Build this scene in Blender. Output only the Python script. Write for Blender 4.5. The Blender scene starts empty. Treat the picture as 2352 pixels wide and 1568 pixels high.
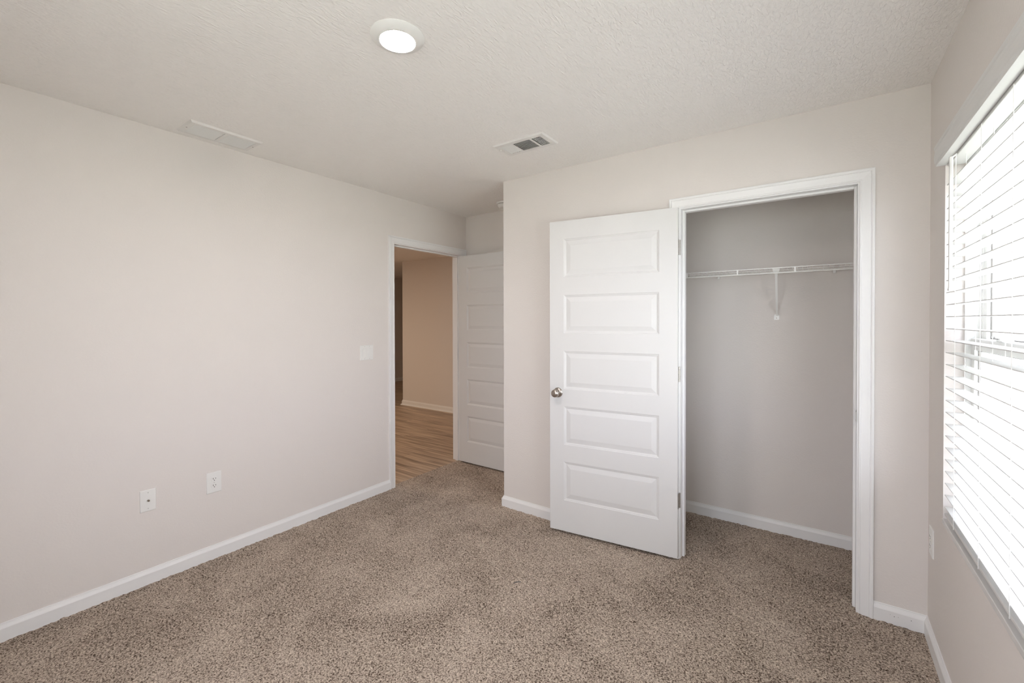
import bpy, bmesh, math, random
import numpy as np
from mathutils import Matrix, Vector

random.seed(7)
np.random.seed(7)
scene = bpy.context.scene
COL = scene.collection

# ------------------------------------------------------------------ measures (metres, z up)
# left wall is x = 0, closet wall is y = 0, carpet is z = 0
H = 2.4391          # ceiling
W = 3.3175          # window wall
XA = 0.975          # left end of the closet wall
E_ = 0.6857         # back wall of the entry nook
YB = -3.35          # wall behind the camera
CB = 0.7012         # closet back wall
TH = 0.115          # partition thickness

# ------------------------------------------------------------------ camera
def make_camera():
    f, yaw, pitch, roll = 1002.912, 0.6159, -0.0093, -0.0022
    F = Vector((-math.sin(yaw)*math.cos(pitch), math.cos(yaw)*math.cos(pitch), math.sin(pitch)))
    r0 = Vector((math.cos(yaw), math.sin(yaw), 0)); u0 = r0.cross(F)
    r = math.cos(roll)*r0 + math.sin(roll)*u0
    u = -math.sin(roll)*r0 + math.cos(roll)*u0
    cd = bpy.data.cameras.new('camera'); cam = bpy.data.objects.new('camera', cd); COL.objects.link(cam)
    cd.sensor_width = 36.0; cd.sensor_fit = 'HORIZONTAL'; cd.lens = f*36.0/2352.0
    cd.shift_x = (1176-1175.70)/2352.0; cd.shift_y = (745.616-784)/2352.0
    cd.clip_start = 0.02; cd.clip_end = 200
    m = Matrix(((r.x, u.x, -F.x, 2.9245), (r.y, u.y, -F.y, -2.6478), (r.z, u.z, -F.z, 1.3963), (0, 0, 0, 1)))
    cam.matrix_world = m
    scene.camera = cam
make_camera()

# ------------------------------------------------------------------ colour management, world, daylight
scene.view_settings.view_transform = 'Standard'
scene.view_settings.look = 'None'
scene.view_settings.gamma = 1.0
scene.view_settings.use_curve_mapping = False
scene.view_settings.exposure = 0.04
SKY = 8.8
LAMP = 330.0
HALL = 43.0

world = bpy.data.worlds.new('world'); scene.world = world; world.use_nodes = True
bg = world.node_tree.nodes['Background']
bg.inputs['Color'].default_value = (0.95, 0.955, 1.09, 1); bg.inputs['Strength'].default_value = SKY

# high sun behind the house: it lights the yard, never the room directly
sd = bpy.data.lights.new('sun', 'SUN'); sd.energy = 38; sd.angle = math.radians(1.0); sd.color = (1.0, .96, 1.0)
so = bpy.data.objects.new('sun', sd); COL.objects.link(so)
so.rotation_euler = Vector((-.62, .25, .76)).to_track_quat('Z', 'Y').to_euler()

pd = bpy.data.lights.new('window_portal', 'AREA'); pd.shape = 'RECTANGLE'; pd.size = 1.56; pd.size_y = 1.42
pd.cycles.is_portal = True
po = bpy.data.objects.new('window_portal', pd); COL.objects.link(po)
po.location = (W+0.21, -1.04, 1.30); po.rotation_euler = (0, math.radians(90), 0)
pd = bpy.data.lights.new('added_window_portal', 'AREA'); pd.shape = 'RECTANGLE'; pd.size = 1.22; pd.size_y = 1.5  # portal for the added window behind the camera
pd.cycles.is_portal = True
po = bpy.data.objects.new('added_window_portal', pd); COL.objects.link(po)
po.location = (2.35, -3.56, 1.35); po.rotation_euler = (math.radians(90), 0, 0)

scene.cycles.max_bounces = 10
scene.cycles.diffuse_bounces = 7
scene.cycles.transparent_max_bounces = 12
scene.cycles.caustics_reflective = False
scene.cycles.caustics_refractive = False
scene.cycles.sample_clamp_indirect = 6.0
scene.cycles.use_denoising = True

# ------------------------------------------------------------------ materials
def srgb(r, g, b):
    def c(v):
        v /= 255.0
        return v/12.92 if v <= 0.04045 else ((v+0.055)/1.055)**2.4
    return (c(r), c(g), c(b), 1)

def mat(name, color, rough=0.5, metal=0.0, spec=0.5):
    m = bpy.data.materials.new(name); m.use_nodes = True
    b = m.node_tree.nodes['Principled BSDF']
    b.inputs['Base Color'].default_value = color
    b.inputs['Roughness'].default_value = rough
    b.inputs['Metallic'].default_value = metal
    b.inputs['Specular IOR Level'].default_value = spec
    return m

def N(m, t, **kw):
    n = m.node_tree.nodes.new(t)
    for k, v in kw.items(): setattr(n, k, v)
    return n
def LK(m, a, b): m.node_tree.links.new(a, b)

def bump(m, height, strength, dist):
    b = N(m, 'ShaderNodeBump'); b.inputs['Strength'].default_value = strength; b.inputs['Distance'].default_value = dist
    LK(m, height, b.inputs['Height']); LK(m, b.outputs[0], m.node_tree.nodes['Principled BSDF'].inputs['Normal'])
    return b

def orange_peel(m, scale=160, dist=0.0006, strength=0.5):
    tc = N(m, 'ShaderNodeTexCoord')
    n = N(m, 'ShaderNodeTexNoise'); n.inputs['Scale'].default_value = scale; n.inputs['Detail'].default_value = 2
    LK(m, tc.outputs['Object'], n.inputs['Vector'])
    bump(m, n.outputs['Fac'], strength, dist)

WALLC = (0.715, 0.678, 0.650, 1)
M_wall = mat('wall_paint', WALLC, 0.75, spec=0.2); orange_peel(M_wall, 115, 0.0013, 0.6)
M_trim = mat('trim_paint', (0.79, 0.79, 0.788, 1), 0.38, spec=0.4)
M_door = mat('door_paint', (0.67, 0.67, 0.668, 1), 0.42, spec=0.35)
M_plastic = mat('white_plastic', (0.78, 0.78, 0.76, 1), 0.35)
M_screw = mat('screw_paint', (0.62, 0.62, 0.60, 1), 0.4)
M_ventw = mat('vent_enamel', (0.76, 0.75, 0.73, 1), 0.4)
M_dark = mat('duct_shade', (0.05, 0.05, 0.048, 1), 0.8)
M_grayin = mat('duct_filter', (0.20, 0.195, 0.19, 1), 0.9)
M_slot = mat('slot_dark', (0.03, 0.025, 0.02, 1), 0.7)
M_nickel = mat('brushed_nickel', (0.46, 0.42, 0.38, 1), 0.28, 1.0)
M_hinge = mat('hinge_nickel', (0.50, 0.48, 0.45, 1), 0.35, 1.0)
M_brass = mat('coax_metal', (0.38, 0.33, 0.26, 1), 0.35, 1.0)
M_wire = mat('wire_epoxy', (0.84, 0.84, 0.82, 1), 0.3)
M_sill = mat('sill_marble', (0.66, 0.65, 0.64, 1), 0.25)
M_vinyl = mat('window_vinyl', (0.82, 0.82, 0.80, 1), 0.4)
M_gasket = mat('window_gasket', (0.16, 0.15, 0.14, 1), 0.6)
M_seal = mat('sealant', (0.10, 0.10, 0.10, 1), 0.6)

# ceiling: knockdown stucco
M_ceil = mat('ceiling_knockdown', (0.87, 0.855, 0.835, 1), 0.85, spec=0.15)
def _ceil():
    m = M_ceil
    tc = N(m, 'ShaderNodeTexCoord')
    mp = N(m, 'ShaderNodeMapping'); mp.inputs['Rotation'].default_value = (0, 0, math.radians(-20)); mp.inputs['Scale'].default_value = (1.0, 0.38, 1)
    LK(m, tc.outputs['Object'], mp.inputs['Vector'])
    n = N(m, 'ShaderNodeTexNoise'); n.inputs['Scale'].default_value = 100; n.inputs['Detail'].default_value = 3; n.inputs['Roughness'].default_value = 0.5; n.inputs['Distortion'].default_value = 0.5
    LK(m, mp.outputs[0], n.inputs['Vector'])
    r = N(m, 'ShaderNodeValToRGB'); r.color_ramp.elements[0].position = 0.42; r.color_ramp.elements[1].position = 0.66
    LK(m, n.outputs['Fac'], r.inputs[0])
    bump(m, r.outputs[0], 0.6, 0.0026)
_ceil()

# slats: thin white faux wood lets a little light through
M_slat = mat('blind_slat', (0.70, 0.70, 0.69, 1), 0.4, spec=0.35)
def _slat():
    m = M_slat; nt = m.node_tree
    p = nt.nodes['Principled BSDF']; out = nt.nodes['Material Output']
    t = N(m, 'ShaderNodeBsdfTranslucent'); t.inputs[0].default_value = (0.85, 0.85, 0.82, 1)
    mx = N(m, 'ShaderNodeMixShader'); mx.inputs[0].default_value = 0.05
    LK(m, p.outputs[0], mx.inputs[1]); LK(m, t.outputs[0], mx.inputs[2]); LK(m, mx.outputs[0], out.inputs[0])
_slat()
M_cord = mat('blind_cord', (0.85, 0.85, 0.83, 1), 0.8)

# pane: clear with a fresnel reflection
M_glass = bpy.data.materials.new('window_glass'); M_glass.use_nodes = True
def _glass():
    m = M_glass; nt = m.node_tree; nt.nodes.clear()
    out = N(m, 'ShaderNodeOutputMaterial'); tr = N(m, 'ShaderNodeBsdfTransparent'); tr.inputs[0].default_value = (0.95, 0.97, 0.96, 1)
    gl = N(m, 'ShaderNodeBsdfGlossy'); gl.inputs['Roughness'].default_value = 0.02
    lw = N(m, 'ShaderNodeLayerWeight'); lw.inputs[0].default_value = 0.5
    pw = N(m, 'ShaderNodeMath', operation='POWER'); pw.inputs[1].default_value = 5; LK(m, lw.outputs['Facing'], pw.inputs[0])
    fr = N(m, 'ShaderNodeMath', operation='MULTIPLY_ADD'); fr.inputs[1].default_value = 0.9; fr.inputs[2].default_value = 0.04; LK(m, pw.outputs[0], fr.inputs[0])
    mx = N(m, 'ShaderNodeMixShader')
    LK(m, fr.outputs[0], mx.inputs[0]); LK(m, tr.outputs[0], mx.inputs[1]); LK(m, gl.outputs[0], mx.inputs[2]); LK(m, mx.outputs[0], out.inputs[0])
_glass()

# carpet: flecked frieze
M_carpet = mat('carpet_frieze', (0.3, 0.24, 0.18, 1), 1.0, spec=0.05)
def _carpet():
    m = M_carpet
    tc = N(m, 'ShaderNodeTexCoord')
    def noise(scale, detail, dist=0.0, rough=0.5):
        n = N(m, 'ShaderNodeTexNoise'); n.inputs['Scale'].default_value = scale; n.inputs['Detail'].default_value = detail
        n.inputs['Distortion'].default_value = dist; n.inputs['Roughness'].default_value = rough
        LK(m, tc.outputs['Object'], n.inputs['Vector']); return n
    n1 = noise(155, 4, 0.35, 0.68)
    n3 = noise(3.2, 3, 0.6)
    mixn = N(m, 'ShaderNodeMath', operation='MULTIPLY_ADD')
    LK(m, n3.outputs['Fac'], mixn.inputs[0]); mixn.inputs[1].default_value = 0.15; LK(m, n1.outputs['Fac'], mixn.inputs[2])
    r = N(m, 'ShaderNodeValToRGB'); cr = r.color_ramp
    cr.elements[0].position = 0.455; cr.elements[0].color = (0.080, 0.052, 0.037, 1)
    cr.elements[1].position = 0.73; cr.elements[1].color = (0.84, 0.73, 0.62, 1)
    e = cr.elements.new(0.525); e.color = (0.34, 0.27, 0.215, 1)
    e = cr.elements.new(0.615); e.color = (0.61, 0.51, 0.42, 1)
    LK(m, mixn.outputs[0], r.inputs[0])
    LK(m, r.outputs[0], m.node_tree.nodes['Principled BSDF'].inputs['Base Color'])
    bump(m, n1.outputs['Fac'], 1.0, 0.010)
_carpet()

# plank floor in the hall, planks run along x
M_plank = mat('vinyl_plank', (0.3, 0.2, 0.13, 1), 0.42, spec=0.4)
def _plank():
    m = M_plank
    tc = N(m, 'ShaderNodeTexCoord')
    br = N(m, 'ShaderNodeTexBrick'); br.inputs['Scale'].default_value = 1.0
    br.inputs['Brick Width'].default_value = 1.2; br.inputs['Row Height'].default_value = 0.18
    br.inputs['Mortar Size'].default_value = 0.0012; br.inputs['Color1'].default_value = (0.25, 0.25, 0.25, 1)
    br.inputs['Color2'].default_value = (0.75, 0.75, 0.75, 1); br.inputs['Mortar'].default_value = (0, 0, 0, 1)
    LK(m, tc.outputs['Object'], br.inputs['Vector'])
    mp = N(m, 'ShaderNodeMapping'); mp.inputs['Scale'].default_value = (1.5, 34, 1)
    LK(m, tc.outputs['Object'], mp.inputs['Vector'])
    add = N(m, 'ShaderNodeVectorMath', operation='ADD')
    LK(m, mp.outputs[0], add.inputs[0]); LK(m, br.outputs['Color'], add.inputs[1])
    n = N(m, 'ShaderNodeTexNoise'); n.inputs['Scale'].default_value = 1.2; n.inputs['Detail'].default_value = 5; n.inputs['Distortion'].default_value = 0.5
    LK(m, add.outputs[0], n.inputs['Vector'])
    r = N(m, 'ShaderNodeValToRGB'); cr = r.color_ramp
    cr.elements[0].position = 0.30; cr.elements[0].color = (0.19, 0.135, 0.095, 1)
    cr.elements[1].position = 0.74; cr.elements[1].color = (0.66, 0.52, 0.39, 1)
    e = cr.elements.new(0.5); e.color = (0.42, 0.312, 0.225, 1)
    LK(m, n.outputs['Fac'], r.inputs[0])
    mx = N(m, 'ShaderNodeMixRGB', blend_type='MULTIPLY'); mx.inputs[0].default_value = 0.8
    LK(m, r.outputs[0], mx.inputs[1])
    inv = N(m, 'ShaderNodeMath', operation='SUBTRACT'); inv.inputs[0].default_value = 1.0; LK(m, br.outputs['Fac'], inv.inputs[1])
    LK(m, inv.outputs[0], mx.inputs[2])
    LK(m, mx.outputs[0], m.node_tree.nodes['Principled BSDF'].inputs['Base Color'])
_plank()

# outside
M_siding = mat('pale_siding', (0.80, 0.80, 0.78, 1), 0.8)
M_roof = mat('grey_shingle', (0.42, 0.41, 0.40, 1), 0.9)
M_winx = mat('far_window_glass', (0.30, 0.33, 0.35, 1), 0.15)
M_lawn = mat('sandy_lawn', (0.62, 0.63, 0.55, 1), 0.95)
M_fence = mat('pale_vinyl_fence', (0.82, 0.82, 0.80, 1), 0.6)

# ------------------------------------------------------------------ mesh helpers
def link(name, bm, m, parent=None, smooth=False, matrix=None):
    bmesh.ops.remove_doubles(bm, verts=bm.verts, dist=1e-6)
    bmesh.ops.recalc_face_normals(bm, faces=bm.faces)
    me = bpy.data.meshes.new(name); bm.to_mesh(me); bm.free()
    if isinstance(m, (list, tuple)):
        for x in m: me.materials.append(x)
    else: me.materials.append(m)
    if smooth:
        for p in me.polygons: p.use_smooth = True
        try: me.set_sharp_from_angle(angle=math.radians(35))
        except Exception: pass
    o = bpy.data.objects.new(name, me); COL.objects.link(o)
    if matrix is not None: o.matrix_world = matrix
    if parent is not None: o.parent = parent
    return o

def struct(o):
    o['kind'] = 'structure'; return o
def thing(o, label, cat, group=None):
    o['label'] = label; o['category'] = cat
    if group: o['group'] = group
    return o
def empty(name, loc=(0, 0, 0), rotz=0.0):
    o = bpy.data.objects.new(name, None); COL.objects.link(o); o.location = loc; o.rotation_euler = (0, 0, rotz)
    o.empty_display_size = 0.05
    return o

def box(bm, x0, x1, y0, y1, z0, z1, bev=0.0, seg=2):
    vs = [bm.verts.new(c) for c in ((x0, y0, z0), (x1, y0, z0), (x1, y1, z0), (x0, y1, z0), (x0, y0, z1), (x1, y0, z1), (x1, y1, z1), (x0, y1, z1))]
    fs = [bm.faces.new([vs[i] for i in q]) for q in ((0, 3, 2, 1), (4, 5, 6, 7), (0, 1, 5, 4), (1, 2, 6, 5), (2, 3, 7, 6), (3, 0, 4, 7))]
    if bev > 0:
        es = set(e for f in fs for e in f.edges)
        bmesh.ops.bevel(bm, geom=list(es), offset=bev, segments=seg, affect='EDGES', profile=0.5)
    return vs

def lathe(bm, prof, origin, axis, seg=48):
    """prof: list of (radius, height along axis)"""
    ax = Vector(axis).normalized(); o = Vector(origin)
    a = ax.orthogonal().normalized(); b = ax.cross(a)
    rings = []
    for r, h in prof:
        if r < 1e-7: rings.append([bm.verts.new(o+ax*h)])
        else: rings.append([bm.verts.new(o+ax*h+(a*math.cos(2*math.pi*i/seg)+b*math.sin(2*math.pi*i/seg))*r) for i in range(seg)])
    for R, S in zip(rings, rings[1:]):
        for i in range(seg):
            j = (i+1) % seg
            if len(R) == 1 and len(S) == 1: continue
            if len(R) == 1: bm.faces.new((R[0], S[i], S[j]))
            elif len(S) == 1: bm.faces.new((R[i], R[j], S[0]))
            else: bm.faces.new((R[i], R[j], S[j], S[i]))

def rod(bm, p0, p1, r, seg=10, caps=True):
    p0 = Vector(p0); p1 = Vector(p1); d = p1-p0
    prof = [(r, 0), (r, d.length)]
    if caps: prof = [(0, 0)]+prof+[(0, d.length)]
    lathe(bm, prof, p0, d, seg)

def sweep(bm, path, prof, closed_prof=True):
    """path: list of (point, side vector) ; prof: list of (s, t) -> point + side*s + up/out vector given per path item"""
    rings = []
    for P, S, T in path:
        P = Vector(P); S = Vector(S); T = Vector(T)
        rings.append([bm.verts.new(P+S*s+T*t) for s, t in prof])
    n = len(prof)
    for R, Q in zip(rings, rings[1:]):
        for i in range(n if closed_prof else n-1):
            j = (i+1) % n
            bm.faces.new((R[i], R[j], Q[j], Q[i]))
    if closed_prof:
        bm.faces.new(rings[0]); bm.faces.new(rings[-1][::-1])

CASING = [(0, 0), (0, .006), (.003, .0085), (.007, .0085), (.009, .0070), (.014, .0072), (.030, .0095), (.041, .0115), (.0425, .0100),
          (.0435, .0100), (.0455, .0135), (.049, .0155), (.054, .0160), (.057, .0150), (.057, 0)]
def casing(bm, a0, a1, ztop, place, out):
    """U frame; a0,a1 inner edges of the casing, ztop its inner top; place(a,z) -> wall point; out = normal"""
    O = Vector(out)
    def V(a, z): return Vector(place(a, z))
    sa = (V(1, 0)-V(0, 0)); up = Vector((0, 0, 1))
    path = [(V(a0, -.004), -sa, O), (V(a0, ztop), -sa+up, O), (V(a1, ztop), sa+up, O), (V(a1, -.004), sa, O)]
    sweep(bm, path, CASING)

BASE = [(0, 0), (.0130, 0), (.0130, .0555), (.0118, .0590), (.0085, .0655), (.0065, .0690), (.0062, .0705), (.0045, .0720), (.0042, .0765), (.0030, .0780), (0, .0780)]
def baseboard(name, pts, side, ends=None):
    """pts along the wall foot; side = +1 when the room lies to the left of the walking direction"""
    bm = bmesh.new(); P = [Vector((x, y, -.006)) for x, y in pts]
    path = []
    for i, p in enumerate(P):
        def nrm(a, b):
            d = (b-a).normalized(); return Vector((-d.y, d.x, 0))*side
        if i == 0: s = nrm(P[0], P[1])
        elif i == len(P)-1: s = nrm(P[-2], P[-1])
        else:
            n1 = nrm(P[i-1], p); n2 = nrm(p, P[i+1]); s = (n1+n2)/(1+n1.dot(n2))
        path.append((p, s, Vector((0, 0, 1))))
    prof = [(s, t+(.006 if t > 0 else 0)) for s, t in BASE]
    sweep(bm, path, prof)
    return struct(link(name, bm, M_trim))

# ------------------------------------------------------------------ room shell
def wall(name, boxes, m=None, rounded=None):
    bm = bmesh.new()
    for b in boxes: box(bm, *b)
    return struct(link(name, bm, m or M_wall))

AY0, AY1 = -0.2837+.063, 0.6743-.063      # entry jamb faces
CX0, CX1 = 2.257, 3.066                   # closet jamb faces
JH = 2.043                                # jamb head
JT = 0.018
wall('wall_left', [(-TH, 0, YB-.1, AY0-JT, -.02, H), (-TH, 0, AY1+JT, E_+.1, -.02, H), (-TH, 0, AY0-JT, AY1+JT, JH+JT, H)])
wall('wall_closet', [(XA, CX0-JT, 0, TH, -.02, H), (CX1+JT, W, 0, TH, -.02, H), (CX0-JT, CX1+JT, 0, TH, JH+JT, H), (XA, XA+TH, TH, E_, -.02, H)])
wall('wall_entry', [(0, XA+TH*.5, E_, E_+.1, -.02, H)])
wall('wall_closet_back', [(XA+TH*.5, W, CB, CB+.1, -.02, H)])
WY0, WY1, WZ0, WZ1 = -0.283, -1.80, 0.62, 2.005
wall('wall_right', [(W, W+.20, YB-.1, WY1, -.02, H), (W, W+.20, WY0, CB+.1, -.02, H), (W, W+.20, WY1, WY0, -.02, WZ0-.02), (W, W+.20, WY1, WY0, WZ1, H)])
BX0, BX1, BZ0, BZ1 = 1.75, 2.95, .62, 2.08   # unseen window added behind the camera to fill the room with light
wall('wall_back', [(0, BX0, YB-.2, YB, -.02, H), (BX1, W, YB-.2, YB, -.02, H), (BX0, BX1, YB-.2, YB, -.02, BZ0), (BX0, BX1, YB-.2, YB, BZ1, H)])
wall('ceiling', [(-TH, W+.2, YB-.1, CB+.1, H, H+.1)], M_ceil)

# hall beyond the door
HZ = 2.385
wall('wall_hall', [(-2.79, -TH, 2.26, 2.36, -.02, HZ), (-2.79, -2.69, 2.36, 6.5, -.02, HZ)])
wall('wall_hall_far', [(-5.2, -5.1, -1.6, 6.5, -.02, HZ)])
wall('wall_hall_end', [(-5.1, -2.79, 6.5, 6.6, -.02, HZ), (-5.1, -TH, -1.7, -1.6, -.02, HZ)])
wall('wall_hall_side', [(-TH, -TH+.05, E_+.1, 2.36, -.02, HZ)])
wall('ceiling_hall', [(-5.2, -TH+.05, -1.7, 6.6, HZ, HZ+.1)], M_ceil)
wall('floor_hall', [(-5.2, -.046, -1.7, 6.6, -.03, -.004)], M_plank)
baseboard('baseboard_hall', [(-.115, 2.26), (-2.79, 2.26), (-2.79, 6.4)], 1)
def shoe(name, pts):
    bm = bmesh.new(); path = []
    P = [Vector((x, y, -.004)) for x, y in pts]
    for i, p in enumerate(P):
        a = (P[i]-P[i-1]).normalized() if i else None; b = (P[i+1]-P[i]).normalized() if i < len(P)-1 else None
        f = lambda d: Vector((-d.y, d.x, 0))
        s = f(b) if a is None else f(a) if b is None else (f(a)+f(b))/(1+f(a).dot(f(b)))
        path.append((p, s, Vector((0, 0, 1))))
    sweep(bm, path, [(.012, 0), (.030, 0), (.0285, .008), (.024, .014), (.018, .017), (.012, .018)])
    return struct(link(name, bm, M_trim))
shoe('trim_3', [(-.115, 2.26), (-2.79, 2.26), (-2.79, 6.4)])
baseboard('baseboard_hall_far', [(-5.1, 6.4), (-5.1, -1.5)], 1)

# carpet
def carpet():
    st = 0.006
    xs = np.arange(-0.045, W+.01, st); ys = np.arange(YB, CB+.02, st)
    nx, ny = len(xs), len(ys)
    h = np.random.rand(ny, nx)
    k = np.array([1, 2, 1.])/4
    h = np.apply_along_axis(lambda a: np.convolve(a, k, 'same'), 0, h)
    h = np.apply_along_axis(lambda a: np.convolve(a, k, 'same'), 1, h)
    h = (h-h.mean())/h.std()
    Z = -0.0015+h*0.0016
    X, Y = np.meshgrid(xs, ys)
    X = X+(np.random.rand(ny, nx)-.5)*st*.5; Y = Y+(np.random.rand(ny, nx)-.5)*st*.5
    co = np.stack([X, Y, Z], -1).reshape(-1, 3).astype(np.float32)
    i = np.arange(ny-1)[:, None]*nx+np.arange(nx-1)[None, :]
    q = np.stack([i, i+1, i+nx+1, i+nx], -1).reshape(-1, 4).astype(np.int32)
    me = bpy.data.meshes.new('floor'); nf = len(q)
    me.vertices.add(len(co)); me.vertices.foreach_set('co', co.ravel())
    me.loops.add(nf*4); me.loops.foreach_set('vertex_index', q.ravel())
    me.polygons.add(nf); me.polygons.foreach_set('loop_start', np.arange(0, nf*4, 4, dtype=np.int32))
    me.update(calc_edges=True); me.materials.append(M_carpet)
    me.polygons.foreach_set('use_smooth', np.ones(nf, bool))
    o = bpy.data.objects.new('floor', me); COL.objects.link(o)
    return struct(o)
carpet()

# ------------------------------------------------------------------ baseboards
AO, BO = -0.2837, 0.6743
CLO, CRO = 2.194, 3.1297
baseboard('baseboard_left', [(0, YB), (0, AO)], -1)
baseboard('baseboard_entry', [(CLO, 0), (XA, 0), (XA, E_), (.012, E_)], 1)
baseboard('baseboard_right', [(CRO, 0), (W, 0), (W, YB), (0, YB)], -1)
baseboard('baseboard_closet', [(CX0-JT, TH), (XA+TH, TH), (XA+TH, CB), (W, CB), (W, TH), (CX1+JT, TH)], -1)

# ------------------------------------------------------------------ door frames
def frame_entry():
    bm = bmesh.new(); casing(bm, AY0-.006, AY1+.006, JH+.006, lambda a, z: (0, a, z), (1, 0, 0))
    casing(bm, AY0-.006, AY1+.006, JH+.006, lambda a, z: (-TH, a, z), (-1, 0, 0))
    r = struct(link('trim_1', bm, M_trim))
    bm = bmesh.new()
    box(bm, -TH, 0, AY0-JT, AY0, -.02, JH+JT); box(bm, -TH, 0, AY1, AY1+JT, -.02, JH+JT); box(bm, -TH, 0, AY0, AY1, JH, JH+JT)
    link('jamb', bm, M_trim, r)
    bm = bmesh.new()
    box(bm, -.075, -.040, AY0, AY0+.012, -.02, JH, .002); box(bm, -.075, -.040, AY1-.012, AY1, -.02, JH, .002); box(bm, -.075, -.040, AY0+.012, AY1-.012, JH-.012, JH, .002)
    link('door_stop', bm, M_trim, r)
    for z in (.338, 1.073, 1.807):
        bm = bmesh.new(); box(bm, -.014, .003, AY1-.0022, AY1+.0004, z-.0445, z+.0445, .0005, 1); link('hinge_leaf', bm, M_hinge, r)
frame_entry()

def frame_closet():
    bm = bmesh.new(); casing(bm, CX0-.006, CX1+.006, JH+.006, lambda a, z: (a, 0, z), (0, -1, 0))
    r = struct(link('trim_2', bm, M_trim))
    bm = bmesh.new()
    box(bm, CX0-JT, CX0, 0, TH, -.02, JH+JT); box(bm, CX1, CX1+JT, 0, TH, -.02, JH+JT); box(bm, CX0, CX1, 0, TH, JH, JH+JT)
    link('jamb', bm, M_trim, r)
    bm = bmesh.new()
    box(bm, CX0, CX0+.012, .040, .075, -.02, JH, .002); box(bm, CX1-.012, CX1, .040, .075, -.02, JH, .002); box(bm, CX0+.012, CX1-.012, .040, .075, JH-.012, JH, .002)
    link('door_stop', bm, M_trim, r)
    # strike plate on the latch side
    z0 = .935
    bm = bmesh.new()
    box(bm, CX1-.0016, CX1+.001, .004, .034, z0-.028, z0+.028, .0006, 1)
    # curled lip that wraps the jamb's room edge
    box(bm, CX1-.0030, CX1-.0004, -.004, .005, z0-.022, z0+.022, .0008, 1)
    sp = link('strike_plate', bm, M_hinge, r); sp['label'] = 'small metal strike plate'
    for dz in (-.021, .021):
        bm = bmesh.new(); lathe(bm, [(0, .0024), (.003, .0022), (.0036, .0016), (.0036, 0)], (CX1, .026, z0+dz), (-1, 0, 0), 12)
        link('screw', bm, M_slot, sp)
frame_closet()

# ------------------------------------------------------------------ five panel doors
DL, DH_, DT = 0.803, 2.032, 0.035
PANELS = [(.203, .456), (.569, .820), (.934, 1.182), (1.300, 1.548), (1.665, 1.913)]
def door_mesh(bm):
    """slab in x 0..DL, y 0..DT, z 0..DH_, panels moulded into both faces"""
    x0, x1 = .104, .704
    zs = [0]
    for a, b in PANELS: zs += [a, b]
    zs.append(DH_)
    xs = [0, x0, x1, DL]
    prof = [(.0, 0), (.002, .0022), (.0055, .0034), (.008, .0036), (.0115, .0062), (.014, .0070), (.0170, .0068), (.0425, .0016), (.0450, .0012)]
    for side in (0, 1):
        y0 = 0 if side == 0 else DT; sg = 1 if side == 0 else -1
        for i in range(3):
            for j in range(len(zs)-1):
                hole = (i == 1 and j % 2 == 1)
                a, b, c, d = xs[i], xs[i+1], zs[j], zs[j+1]
                if not hole:
                    bm.faces.new([bm.verts.new(v) for v in ((a, y0, c), (b, y0, c), (b, y0, d), (a, y0, d))])
                else:
                    rings = []
                    for ins, dep in prof:
                        y = y0+sg*dep
                        rings.append([bm.verts.new(v) for v in ((a+ins, y, c+ins), (b-ins, y, c+ins), (b-ins, y, d-ins), (a+ins, y, d-ins))])
                    for R, S in zip(rings, rings[1:]):
                        for k in range(4):
                            l = (k+1) % 4; bm.faces.new((R[k], R[l], S[l], S[k]))
                    bm.faces.new(rings[-1])
    # edges
    for q in (((0, 0, 0), (0, DT, 0), (0, DT, DH_), (0, 0, DH_)), ((DL, 0, 0), (DL, DT, 0), (DL, DT, DH_), (DL, 0, DH_)),
              ((0, 0, 0), (DL, 0, 0), (DL, DT, 0), (0, DT, 0)), ((0, 0, DH_), (DL, 0, DH_), (DL, DT, DH_), (0, DT, DH_))):
        bm.faces.new([bm.verts.new(v) for v in q])

M_screw_m = mat('screw_metal', (0.30, 0.28, 0.26, 1), 0.35, 1.0)
def hinge(parent, z, low):
    """leaf on the hinge edge (local x = 0) with its knuckles past that edge, on the y=0 side when low"""
    yk = -.004 if low else DT+.004
    bm = bmesh.new()
    box(bm, -.0022, .0004, (-.001 if low else .004), (DT-.004 if low else DT+.001), z-.0445, z+.0445, .0005, 1)
    h = link('hinge', bm, M_hinge, parent); h['label'] = 'satin metal hinge'
    for i in range(5):
        a = z-.0445+i*.0178
        bm = bmesh.new(); lathe(bm, [(0, .0006), (.0052, .0006), (.0058, .0014), (.0058, .0164), (.0052, .0172), (0, .0172)], (-.0045, yk, a), (0, 0, 1), 16)
        link('knuckle', bm, M_hinge, h, smooth=True)
    for k, dz in enumerate((-.030, 0, .030)):
        bm = bmesh.new(); lathe(bm, [(0, .0010), (.0028, .0008), (.0036, 0)], (-.0022, .014+(.009 if k == 1 else 0), z+dz), (-1, 0, 0), 12)
        link('screw', bm, M_screw_m, h)

def knob(parent, x, z, ydir, y0):
    bm = bmesh.new(); d = (0, ydir, 0); o = (x, y0, z)
    lathe(bm, [(0, .011), (.014, .011), (.019, .010), (.026, .0070), (.0300, .0040), (.0320, .0018), (.0325, 0)], o, d, 48)
    r = link('door_knob', bm, M_nickel, parent, smooth=True); r['label'] = 'brushed nickel round knob'
    bm = bmesh.new()
    lathe(bm, [(.0145, .008), (.0125, .014), (.0115, .022), (.0125, .028), (.0185, .0335), (.0240, .0395), (.0262, .0460), (.0262, .0500), (.0250, .0555), (.0215, .0610), (.0150, .0645), (.0080, .0655), (0, .0658)], o, d, 48)
    link('knob_ball', bm, M_nickel, r, smooth=True)
    bm = bmesh.new(); lathe(bm, [(0, .0100), (.0022, .0100), (.0022, .006)], (x-.0225, y0, z-.007), d, 12)
    link('release_hole', bm, M_slot, r)

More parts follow.
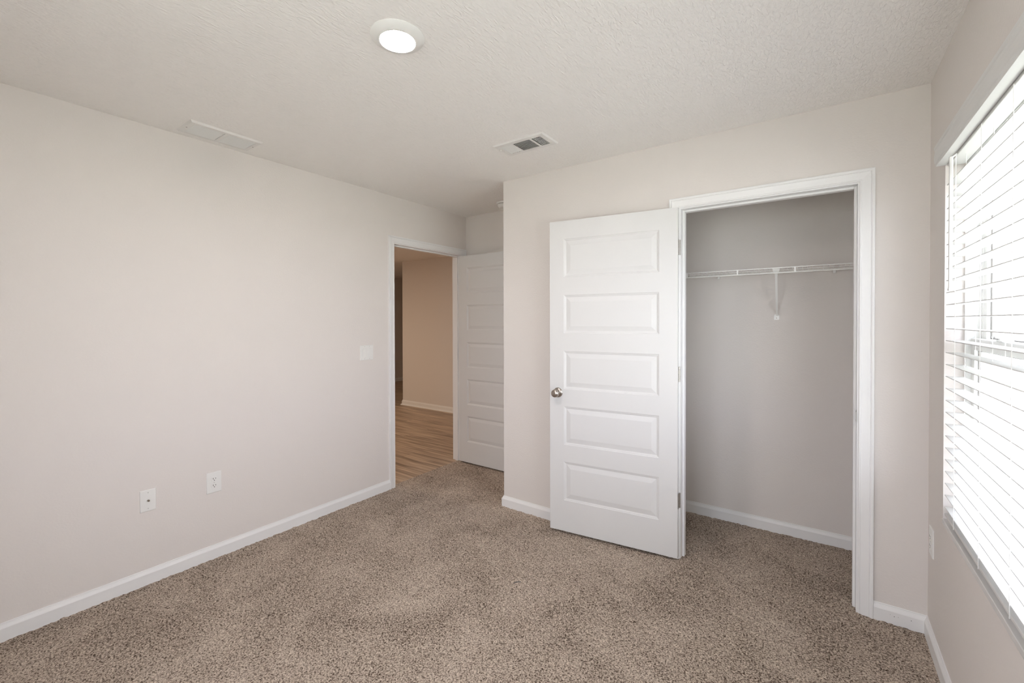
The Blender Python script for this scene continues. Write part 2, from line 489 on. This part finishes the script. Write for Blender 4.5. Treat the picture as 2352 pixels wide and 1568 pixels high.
def make_door(name, loc, rotz, low):
    r = struct(empty(name, loc, rotz))
    bm = bmesh.new(); door_mesh(bm); link('door_panel', bm, M_door, r)
    for z in (.328, 1.067, 1.806): hinge(r, z, low)
    knob(r, .746, .908, -1, 0.0); knob(r, .746, .908, 1, DT)
    bm = bmesh.new(); box(bm, DL-.001, DL+.0012, .005, .030, .908-.028, .908+.028, .0005, 1); link('latch_plate', bm, M_hinge, r)
    return r
# entry door: swung in 90 degrees, flat against the nook wall
d1 = make_door('door_1', (0.0, .576, .012), 0.0, False); d1.scale = (1, 1, .994)
# closet door: swung back to 6.5 degrees off the wall; its closet face, local y = DT, looks into the room
ang = math.atan2(-.1307+.0403, 1.453-2.2512)
nrm = Vector((-math.sin(ang), math.cos(ang), 0))
make_door('door_2', Vector((2.2512, -.0403, .015))-nrm*DT, ang, True)

# ------------------------------------------------------------------ window
def window():
    r = struct(empty('window_1', (W+.055, (WY0+WY1)/2, WZ0)))
    r_inv = Matrix.Translation(r.location).inverted()
    def part(name, fn, m, parent=r, smooth=False):
        bm = bmesh.new(); fn(bm); 
        if parent is r: bmesh.ops.transform(bm, matrix=r_inv, verts=bm.verts)
        else: bmesh.ops.transform(bm, matrix=r_inv, verts=bm.verts)
        return link(name, bm, m, parent, smooth)
    y0, y1, z0, z1 = WY0, WY1, WZ0, WZ1
    def ring(bm, xa, xb, ya, yb, za, zb, w, bev=.002):
        box(bm, xa, xb, ya-w, ya, za, zb, bev); box(bm, xa, xb, yb, yb+w, za, zb, bev)
        box(bm, xa, xb, yb+w, ya-w, za, za+w, bev); box(bm, xa, xb, yb+w, ya-w, zb-w, zb, bev)
    fr = part('window_frame', lambda bm: (ring(bm, W+.056, W+.130, y0, y1, z0, z1, .016), ring(bm, W+.098, W+.130, y0-.016, y1+.016, z0+.016, z1-.016, .012)), M_vinyl)
    zm = 1.310
    s = part('lower_sash', lambda bm: ring(bm, W+.070, W+.097, y0-.019, y1+.019, z0+.018, zm+.016, .042), M_vinyl)
    part('glass_pane', lambda bm: box(bm, W+.082, W+.086, y1+.055, y0-.055, z0+.056, zm-.020), M_glass, s)
    part('glazing_seal', lambda bm: ring(bm, W+.0805, W+.0875, y0-.0605, y1+.0605, z0+.0595, zm-.0255, .004, 0), M_gasket, s)
    s = part('upper_sash', lambda bm: ring(bm, W+.100, W+.127, y0-.030, y1+.030, zm-.020, z1-.030, .036), M_vinyl)
    part('glass_pane', lambda bm: box(bm, W+.112, W+.116, y1+.060, y0-.060, zm+.012, z1-.062), M_glass, s)
    part('glazing_seal', lambda bm: ring(bm, W+.1105, W+.1175, y0-.0655, y1+.0655, zm+.0155, z1-.0655, .004, 0), M_gasket, s)
    for y in (-.62, -1.46):
        def lock(bm):
            box(bm, W+.068, W+.096, y-.030, y+.030, zm+.016, zm+.021, .002)
            lathe(bm, [(.013, 0), (.013, .010), (.009, .015), (0, .016)], (W+.082, y, zm+.020), (0, 0, 1), 20)
            box(bm, W+.060, W+.080, y-.004, y+.036, zm+.026, zm+.033, .002)
        part('sash_lock', lock, M_vinyl)
    # thin stone sill, its nose stands a little proud of the wall
    def sill(bm): box(bm, W-.003, W+.056, y1, y0, z0-.020, z0, .002)
    o = part('window_sill', sill, M_sill); o['label'] = 'grey stone sill'
window()

def added_back_window():
    r = struct(empty('window_added', ((BX0+BX1)/2, YB-.15, BZ0)))  # added out of view, brightens the room from behind
    T = Matrix.Translation(r.location).inverted()
    def part(name, bm, m, parent=r):
        bmesh.ops.transform(bm, matrix=T, verts=bm.verts); return link(name, bm, m, parent)
    xm = (BX0+BX1)/2
    for a, b in ((BX0, xm), (xm, BX1)):
        bm = bmesh.new(); ya, yb = YB-.17, YB-.12; w = .045
        box(bm, a, a+w, ya, yb, BZ0, BZ1, .002); box(bm, b-w, b, ya, yb, BZ0, BZ1, .002)
        box(bm, a+w, b-w, ya, yb, BZ0, BZ0+w, .002); box(bm, a+w, b-w, ya, yb, BZ1-w, BZ1, .002)
        f = part('window_frame', bm, M_vinyl)
        bm = bmesh.new(); box(bm, a+w, b-w, YB-.147, YB-.143, BZ0+w, BZ1-w); part('glass_pane', bm, M_glass, f)
    bm = bmesh.new(); box(bm, BX0-.006, BX1+.006, YB-.118, YB+.014, BZ0-.02, BZ0, .003); part('window_sill', bm, M_sill)
added_back_window()

# ------------------------------------------------------------------ faux wood blind
def blind():
    r = thing(empty('window_blind', (W, -1.04, 2.0)), 'white horizontal slat blind with a moulded valance hanging in the window', 'blind')
    T = Matrix.Translation(r.location).inverted()
    def part(name, bm, m, smooth=False, parent=r):
        bmesh.ops.transform(bm, matrix=T, verts=bm.verts); return link(name, bm, m, parent, smooth)
    ya, yb = -.308, -1.775
    bm = bmesh.new()
    prof = [(0, 0), (0, .0290), (.004, .0310), (.009, .0310), (.013, .0335), (.026, .0350), (.040, .0345), (.052, .0325), (.060, .0325), (.064, .0350), (.073, .0355), (.076, .0330), (.076, 0)]
    O = Vector((-1, 0, 0)); x0 = W-.0005
    path = [((x0, -.300, 1.992), (0, 0, 1), O), ((x0, -1.815, 1.992), (0, 0, 1), O)]
    sweep(bm, path, prof); part('valance', bm, M_slat)
    bm = bmesh.new(); box(bm, W+.001, W+.048, yb+.005, ya-.005, 1.984, 2.004, .002); part('headrail', bm, M_slat)
    slat = None
    for k in range(-17, 11):
        z = 1.454+.0459*k
        if slat is None:
            bm = bmesh.new(); box(bm, -.0000, .0500, yb, ya, -.0014, .0014, .0010, 2)
            slat = link('slat', bm, M_slat, r); s = slat
        else:
            s = slat.copy(); COL.objects.link(s)
        s.location = (0, 1.04, z-2.0)
    bm = bmesh.new(); box(bm, W+.000, W+.050, yb, ya, .641, .651, .002); part('bottom_rail', bm, M_slat)
    ys = (-.453, -.757, -1.026, -1.33, -1.63)
    for y in ys:
        for x in (W-.0012, W+.0512):
            bm = bmesh.new(); rod(bm, (x, y, .640), (x, y, 1.985), .0010, 6); part('ladder_cord', bm, M_cord)
        bm = bmesh.new(); rod(bm, (W+.025, y, .640), (W+.025, y, 1.985), .0009, 6); part('lift_cord', bm, M_cord)
        bm = bmesh.new(); lathe(bm, [(0, 0), (.0055, 0), (.007, .002), (.007, .004)], (W+.025, y, .637), (0, 0, 1), 16); part('cord_button', bm, M_plastic)
        bm = bmesh.new(); rod(bm, (W-.0012, y, .645), (W+.010, y, .6395), .0030, 8); part('ladder_clip', bm, M_plastic)
    # tilt wand
    bm = bmesh.new(); wx, wy = W-.014, -.455
    lathe(bm, [(0, 0), (.0065, .001), (.0072, .006), (.0055, .012), (.0055, .480), (0, .480)], (wx, wy, 1.500), (0, 0, 1), 6)
    part('tilt_wand', bm, M_plastic)
    bm = bmesh.new(); rod(bm, (wx, wy, 1.975), (W+.002, wy, 1.990), .003, 8); part('wand_hook', bm, M_plastic)
blind()

# ------------------------------------------------------------------ wall plates
def plate(name, pos, n, w, h, label, cat):
    """wall plate standing on a wall point, n = wall normal (x axis walls only)"""
    r = thing(empty(name, pos, 0 if n > 0 else math.pi), label, cat)
    bm = bmesh.new(); box(bm, -.002, .0050, -w/2, w/2, -h/2, h/2)
    bmesh.ops.bevel(bm, geom=[e for e in bm.edges if all(v.co.x > .004 for v in e.verts)], offset=.0045, segments=3, affect='EDGES', profile=.6)
    link('cover_plate', bm, M_plastic, r)
    return r
def screw_at(r, y, z, m=None):
    bm = bmesh.new(); lathe(bm, [(0, .0014), (.0022, .0013), (.0032, .0004), (.0032, 0)], (.0050, y, z), (1, 0, 0), 14); link('screw', bm, m or M_screw, r)
def duplex(r):
    for dz in (.0195, -.0195):
        bm = bmesh.new(); prof = []
        for i in range(32):
            a = 2*math.pi*i/32; y = .0170*math.cos(a); z = max(-.0125, min(.0125, .0170*math.sin(a))); prof.append((y, z))
        A = [bm.verts.new((.0045, y, z+dz)) for y, z in prof]; B = [bm.verts.new((.0066, y*.97, z*.97+dz)) for y, z in prof]
        for i in range(32):
            j = (i+1) % 32; bm.faces.new((A[i], A[j], B[j], B[i]))
        bm.faces.new(B)
        f = link('receptacle', bm, M_plastic, r)
        for sy, hh in ((-.0064, .0045), (.0064, .0036)):
            bm = bmesh.new(); box(bm, .0060, .0069, sy-.0012, sy+.0012, .0035+dz-hh, .0035+dz+hh); link('slot', bm, M_slot, f)
        bm = bmesh.new(); lathe(bm, [(0, .0069), (.0026, .0069), (.0026, .006)], (0, 0, dz-.0072), (1, 0, 0), 14); link('ground_hole', bm, M_slot, f)
    screw_at(r, 0, 0)
duplex(plate('electrical_outlet', (0, -1.567, .447), 1, .078, .121, 'white duplex electrical outlet low on the long wall, beside the coaxial plate', 'outlet'))
duplex(plate('electrical_outlet', (W, -.085, .444), -1, .074, .120, 'white electrical outlet seen edge-on, low on the wall under the window corner', 'outlet'))
r = plate('coaxial_plate', (0, -1.877, .444), 1, .070, .114, 'white wall plate with one metal coaxial jack at its centre', 'wall plate')
bm = bmesh.new(); lathe(bm, [(0, .009), (.0052, .009), (.0056, .008), (.0056, .0045)], (0, 0, 0), (1, 0, 0), 6)
j = link('coaxial_jack', bm, M_brass, r)
bm = bmesh.new(); lathe(bm, [(.0020, .013), (.0020, .0152), (.0045, .0152), (.0045, .009)], (0, 0, 0), (1, 0, 0), 20); link('threaded_barrel', bm, M_brass, j)
bm = bmesh.new(); lathe(bm, [(0, .0135), (.0022, .0135), (.0022, .009)], (0, 0, 0), (1, 0, 0), 12); link('socket_hole', bm, M_slot, j)
screw_at(r, 0, .042); screw_at(r, 0, -.042)
r = plate('light_switch', (0, -.4995, 1.1475), 1, .120, .117, 'white double rocker light switch beside the hall doorway', 'light switch')
for s, tilt in ((-1, .05), (1, -.05)):
    bm = bmesh.new(); box(bm, -.004, .0078, -.0175, .0175, -.0330, .0330, .0012)
    bmesh.ops.transform(bm, matrix=Matrix.Translation((.001, s*.0225, 0)) @ Matrix.Rotation(tilt, 4, 'Y'), verts=bm.verts)
    link('rocker', bm, M_plastic, r)
    for z in (.0475, -.0475): screw_at(r, s*.0225, z)

# ------------------------------------------------------------------ ceiling fixtures
def ceiling_light():
    r = thing(empty('ceiling_light', (1.652, -1.572, H)), 'round white disk light glowing on the ceiling', 'ceiling light')
    bm = bmesh.new()
    lathe(bm, [(.0975, 0), (.0975, .0020), (.0945, .0060), (.0840, .0125), (.0740, .0170), (.0670, .0190), (.0640, .0190), (.0625, .0170)], (0, 0, 0), (0, 0, -1), 72)
    link('trim_ring', bm, M_plastic, r, smooth=True)
    m = bpy.data.materials.new('lit_lens'); m.use_nodes = True
    b = m.node_tree.nodes['Principled BSDF']; b.inputs['Base Color'].default_value = (.9, .9, .88, 1)
    b.inputs['Emission Color'].default_value = (1.0, .895, .86, 1); b.inputs['Emission Strength'].default_value = LAMP
    bm = bmesh.new(); lathe(bm, [(.0628, .0165), (.055, .0185), (.035, .0205), (0, .0215)], (0, 0, 0), (0, 0, -1), 48)
    o = link('diffuser', bm, m, r, smooth=True); o['label'] = 'glowing frosted lens'
ceiling_light()

def frame_plate(bm, x0, x1, y0, y1, holes, t0, t1):
    """flat plate between z=-t1 and z=-t0 with rectangular holes, holes = list of x0,x1 sharing one y span"""
    hy0, hy1 = holes[0][2], holes[0][3]
    xs = sorted(set([x0, x1]+[h[0] for h in holes]+[h[1] for h in holes]))
    box(bm, x0, x1, y0, hy0, -t1, -t0); box(bm, x0, x1, hy1, y1, -t1, -t0)
    for a, b in zip(xs, xs[1:]):
        if not any(abs(h[0]-a) < 1e-9 for h in holes): box(bm, a, b, hy0, hy1, -t1, -t0)

def lip(bm, x0, x1, y0, y1, w, t):
    """sloping rim around a register face"""
    a = [(x0, y0), (x1, y0), (x1, y1), (x0, y1)]; b = [(x0+w, y0+w), (x1-w, y0+w), (x1-w, y1-w), (x0+w, y1-w)]
    A = [bm.verts.new((x, y, 0)) for x, y in a]; B = [bm.verts.new((x, y, -t)) for x, y in b]
    for i in range(4):
        j = (i+1) % 4; bm.faces.new((A[i], A[j], B[j], B[i]))

def register():
    x0, x1, y0, y1 = 1.321, 1.6655, -.579, -.3925
    cx, cy = (x0+x1)/2, (y0+y1)/2; a, b = (x1-x0)/2, (y1-y0)/2
    r = thing(empty('supply_register', (cx, cy, H)), 'white three-way ceiling air register with dark louvres', 'air vent')
    t = .008; hy = b-.034
    L = [(-a+.034, -a+.112), (-a+.124, -a+.238), (-a+.252, a-.034)]
    bm = bmesh.new(); frame_plate(bm, -a+.006, a-.006, -b+.006, b-.006, [(p, q, -hy, hy) for p, q in L], t-.001, t); lip(bm, -a, a, -b, b, .006, t-.0005)
    link('frame', bm, M_ventw, r)
    bm = bmesh.new(); box(bm, L[0][0], L[2][1], -hy-.004, hy+.004, -.0012, -.0004); link('duct_shade_plate', bm, M_dark, r)  # flat dark plate paints the shade inside the duct
    def vane(bm, p, d, tilt, w=.011):
        p = Vector(p); d = Vector(d)
        s = Vector((0, 0, 1)).cross(d).normalized(); o = s*math.cos(tilt)+Vector((0, 0, 1))*math.sin(tilt)
        nn = d.normalized().cross(o)*.0004
        q = [p+o*w/2+nn, p-o*w/2+nn, p-o*w/2-nn, p+o*w/2-nn]
        A = [bm.verts.new(v-d/2) for v in q]; B = [bm.verts.new(v+d/2) for v in q]
        bm.faces.new(A); bm.faces.new(B[::-1])
        for i in range(4):
            j = (i+1) % 4; bm.faces.new((A[i], A[j], B[j], B[i]))
    zc = -.0052
    bm = bmesh.new()
    for i in range(5): vane(bm, (L[0][0]+.008+i*.0155, 0, zc), (0, 2*hy, 0), math.radians(-38), .0118)
    link('louvre', bm, M_ventw, r)
    bm = bmesh.new()
    for i in range(9): vane(bm, ((L[1][0]+L[1][1])/2, -hy+.007+i*(2*hy-.014)/8, zc), (L[1][1]-L[1][0], 0, 0), math.radians(50), .0080)
    link('louvre', bm, M_ventw, r)
    bm = bmesh.new()
    for i in range(4): vane(bm, (L[2][0]+.010+i*.0130, 0, zc), (0, 2*hy, 0), math.radians(50), .0060)
    for i in range(8): vane(bm, ((L[2][0]+L[2][1])/2, -hy+.008+i*(2*hy-.016)/7, zc+.002), (L[2][1]-L[2][0], 0, 0), math.radians(80), .0050)
    link('louvre', bm, M_ventw, r)
    bm = bmesh.new(); box(bm, -a+.012, -a+.020, -b+.060, -b+.066, -.016, -t+.001, .001); link('damper_lever', bm, M_ventw, r)
    for x in (-a+.020, a-.020):
        bm = bmesh.new(); lathe(bm, [(0, t+.001), (.003, t+.0008), (.0036, t-.0005)], (x, 0, 0), (0, 0, -1), 12); link('screw', bm, M_screw, r)
register()

def return_grille():
    x0, x1, y0, y1 = .068, .268, -1.757, -1.397
    cx, cy = (x0+x1)/2, (y0+y1)/2; a, b = (x1-x0)/2, (y1-y0)/2
    r = thing(empty('return_grille', (cx, cy, H)), 'white return air grille with two louvred panels on the ceiling near the long wall', 'air vent')
    t = .010; hx = a-.028
    H2 = [(-b+.028, -.008), (.010, b-.028)]
    bm = bmesh.new()
    box(bm, -a+.007, a-.007, -b+.007, H2[0][0], -t, -t+.001); box(bm, -a+.007, a-.007, H2[0][1], H2[1][0], -t, -t+.001); box(bm, -a+.007, a-.007, H2[1][1], b-.007, -t, -t+.001)
    for p, q in H2:
        box(bm, -a+.007, -hx, p, q, -t, -t+.001); box(bm, hx, a-.007, p, q, -t, -t+.001)
    lip(bm, -a, a, -b, b, .007, t-.0005); link('frame', bm, M_ventw, r)
    bm = bmesh.new(); box(bm, -hx-.004, hx+.004, -b+.024, b-.024, -.0016, -.0006); link('filter', bm, M_grayin, r)
    for p, q in H2:
        bm = bmesh.new(); n = 15
        for i in range(n):
            x = -hx+.004+i*(2*hx-.006)/(n-1)
            vs = [(x-.0030, -.0090), (x-.0026, -.0094), (x+.0030, -.0030), (x+.0026, -.0026)]
            A = [bm.verts.new((u, p, v)) for u, v in vs]; B = [bm.verts.new((u, q, v)) for u, v in vs]
            bm.faces.new(A); bm.faces.new(B[::-1])
            for k in range(4):
                l = (k+1) % 4; bm.faces.new((A[k], A[l], B[l], B[k]))
        link('louvre', bm, M_ventw, r)
    for y in (-b+.014, b-.014):
        bm = bmesh.new(); lathe(bm, [(0, t+.0012), (.003, t+.001), (.0040, t-.0005)], (0, y, 0), (0, 0, -1), 12); link('screw', bm, M_screw_m, r)
return_grille()

def smoke():
    r = thing(empty('smoke_detector', (.634, .478, H)), 'white round smoke detector on the ceiling of the door nook', 'smoke detector')
    bm = bmesh.new(); lathe(bm, [(.072, 0), (.072, .006), (.069, .012), (.064, .014), (0, .014)], (0, 0, 0), (0, 0, -1), 64); link('mounting_base', bm, M_plastic, r, smooth=True)
    bm = bmesh.new(); lathe(bm, [(.056, .0135), (.056, .0175)], (0, 0, 0), (0, 0, -1), 64); link('vent_gap', bm, M_slot, r)
    bm = bmesh.new(); lathe(bm, [(.055, .0172), (.0595, .0172), (.0600, .020), (.0565, .034), (.050, .044), (.043, .048), (0, .049)], (0, 0, 0), (0, 0, -1), 64); link('sensor_dome', bm, M_plastic, r, smooth=True)
smoke()

# ------------------------------------------------------------------ closet shelf
def shelf():
    x0, x1 = XA+TH+.004, W-.004
    r = thing(empty('wire_shelf', ((x0+x1)/2, CB, 1.70)), 'white wire closet shelf with hanging lip high inside the closet', 'shelf')
    T = Matrix.Translation(r.location).inverted()
    def part(name, bm, m=M_wire, parent=r, smooth=True):
        bmesh.ops.transform(bm, matrix=T, verts=bm.verts); return link(name, bm, m, parent, smooth)
    yf, yb = .400, .692; zt, zl = 1.7085, 1.679
    for nm, y, z, rr in (('front_rail', yf, zt, .0031), ('lip_rail', yf-.001, zl, .0033), ('middle_rail', .495, zt-.004, .0026), ('middle_rail', .594, zt-.004, .0026), ('back_rail', yb, zt-.004, .0031)):
        bm = bmesh.new(); rod(bm, (x0, y, z), (x1, y, z), rr, 12); part(nm, bm)
    bm = bmesh.new(); x = x0+.012
    while x < x1:
        rod(bm, (x, yf-.003, zt+.0030), (x, yb+.002, zt+.0005), .0013, 6); x += .0254
    part('cross_wires', bm)
    for i in range(-3, 4):
        xx = 2.4976+.3024*i
        if x0 < xx < x1:
            bm = bmesh.new(); box(bm, xx-.0045, xx+.0045, yf-.004, yf+.001, zl, zt, .001); part('lip_connector', bm)
    # diagonal braces
    for xb in (2.687, 1.78):
        bm = bmesh.new()
        P0 = Vector((xb+.018, yf+.001, zt-.004)); P1 = Vector((xb+.002, CB-.004, 1.425)); d = (P1-P0)
        sx = Vector((1, 0, 0)); nn = d.normalized().cross(sx).normalized()
        ws = [(0, .019), (.05, .015), (.10, .0075), (.16, .0060), (.93, .0060), (1, .0050)]
        ring = []
        for tt, w in ws:
            c = P0+d*tt; ring.append([bm.verts.new(c+sx*w+nn*.003), bm.verts.new(c-sx*w+nn*.003), bm.verts.new(c-sx*w-nn*.003), bm.verts.new(c+sx*w-nn*.003)])
        for R, S in zip(ring, ring[1:]):
            for k in range(4):
                l = (k+1) % 4; bm.faces.new((R[k], R[l], S[l], S[k]))
        bm.faces.new(ring[0]); bm.faces.new(ring[-1][::-1])
        b = part('support_brace', bm, smooth=False)
        bm = bmesh.new()
        vs = [(-.010, .036), (.010, .036), (.0140, .024), (.0145, 0), (-.0145, 0), (-.0140, .024)]
        A = [bm.verts.new((xb+u, CB+.001, 1.399+v)) for u, v in vs]; B = [bm.verts.new((xb+u, CB-.003, 1.399+v)) for u, v in vs]
        for k in range(6):
            l = (k+1) % 6; bm.faces.new((A[k], A[l], B[l], B[k]))
        bm.faces.new(B); bm.faces.new(A[::-1])
        part('foot_plate', bm, parent=b, smooth=False)
        bm = bmesh.new(); lathe(bm, [(0, .0018), (.0026, .0012), (.0034, 0)], (xb, CB-.003, 1.410), (0, -1, 0), 12); part('screw', bm, M_screw_m, b)
    for xc in (1.32, 1.66, 2.0, 2.340, 2.686, 2.992, 3.24):
        bm = bmesh.new(); box(bm, xc-.008, xc+.008, CB-.016, CB+.001, zt-.024, zt+.002, .003); part('wall_clip', bm, M_plastic, smooth=False)
shelf()

# ------------------------------------------------------------------ a bit of thread on the carpet
bm = bmesh.new()
pts = [(1.601, -.762, .0050), (1.606, -.752, .0070), (1.615, -.744, .0080), (1.627, -.734, .0065)]
for a, b in zip(pts, pts[1:]): rod(bm, a, b, .0020, 6)
thing(link('thread_scrap', bm, M_seal), 'small dark scrap of thread lying on the carpet', 'scrap')

# nail holes left in the short baseboard beside the window corner
bb = bpy.data.objects['baseboard_right']
for x, z, r_ in ((3.204, .036, .0016), (3.218, .038, .0009), (3.190, .041, .0009), (3.262, .040, .0015)):
    bm = bmesh.new(); lathe(bm, [(0, .0005), (r_, .0004), (r_, 0)], (x, -.0130, z), (0, -1, 0), 10); link('nail_hole', bm, M_slot, bb)

# ------------------------------------------------------------------ hall light
hd = bpy.data.lights.new('hall_lamp', 'AREA'); hd.shape = 'DISK'; hd.size = .16; hd.energy = HALL; hd.color = (1.0, .79, .60)
ho = bpy.data.objects.new('hall_lamp', hd); COL.objects.link(ho); ho.location = (-2.8, -.45, HZ-.02)

# ------------------------------------------------------------------ outside the window
bm = bmesh.new(); box(bm, -30, W+40, -35, 45, -.40, -.25)
struct(link('ground', bm, M_lawn))
def house():
    r = thing(empty('neighbour_house', (W+4.2, 6.0, -.25)), 'pale neighbouring house glimpsed through the blind', 'house')
    bm = bmesh.new(); box(bm, 0, 9, 0, 13, 0, 2.9)
    link('siding_wall', bm, M_siding, r)
    bm = bmesh.new()
    q = [(-.4, -.4, 2.85), (9.4, -.4, 2.85), (9.4, 13.4, 2.85), (-.4, 13.4, 2.85), (4.5, 4, 5.0), (4.5, 9.4, 5.0)]
    V = [bm.verts.new(v) for v in q]
    for f in ((0, 1, 4), (1, 2, 5, 4), (2, 3, 5), (3, 0, 4, 5), (0, 3, 2, 1)): bm.faces.new([V[i] for i in f])
    link('roof', bm, M_roof, r)
    for y in (2.2, 6.4, 10.0):
        bm = bmesh.new(); box(bm, -.04, .02, y-.07, y+1.07, .93, 2.37); f = link('window', bm, M_siding, r)
        bm = bmesh.new(); box(bm, -.05, .0, y, y+1.0, 1.0, 2.3); link('pane', bm, M_winx, f)
house()
def fence():
    r = thing(empty('board_fence', (W+3.0, 3.0, -.25)), 'pale board fence standing outside between the houses', 'fence')
    for i in range(14):
        bm = bmesh.new(); box(bm, 0, .02, i*.152, i*.152+.140, .03, 1.8, .004); link('board', bm, M_fence, r)
    for z in (.3, 1.5):
        bm = bmesh.new(); box(bm, .02, .06, 0, 2.12, z, z+.09, .003); link('rail', bm, M_fence, r)
fence()
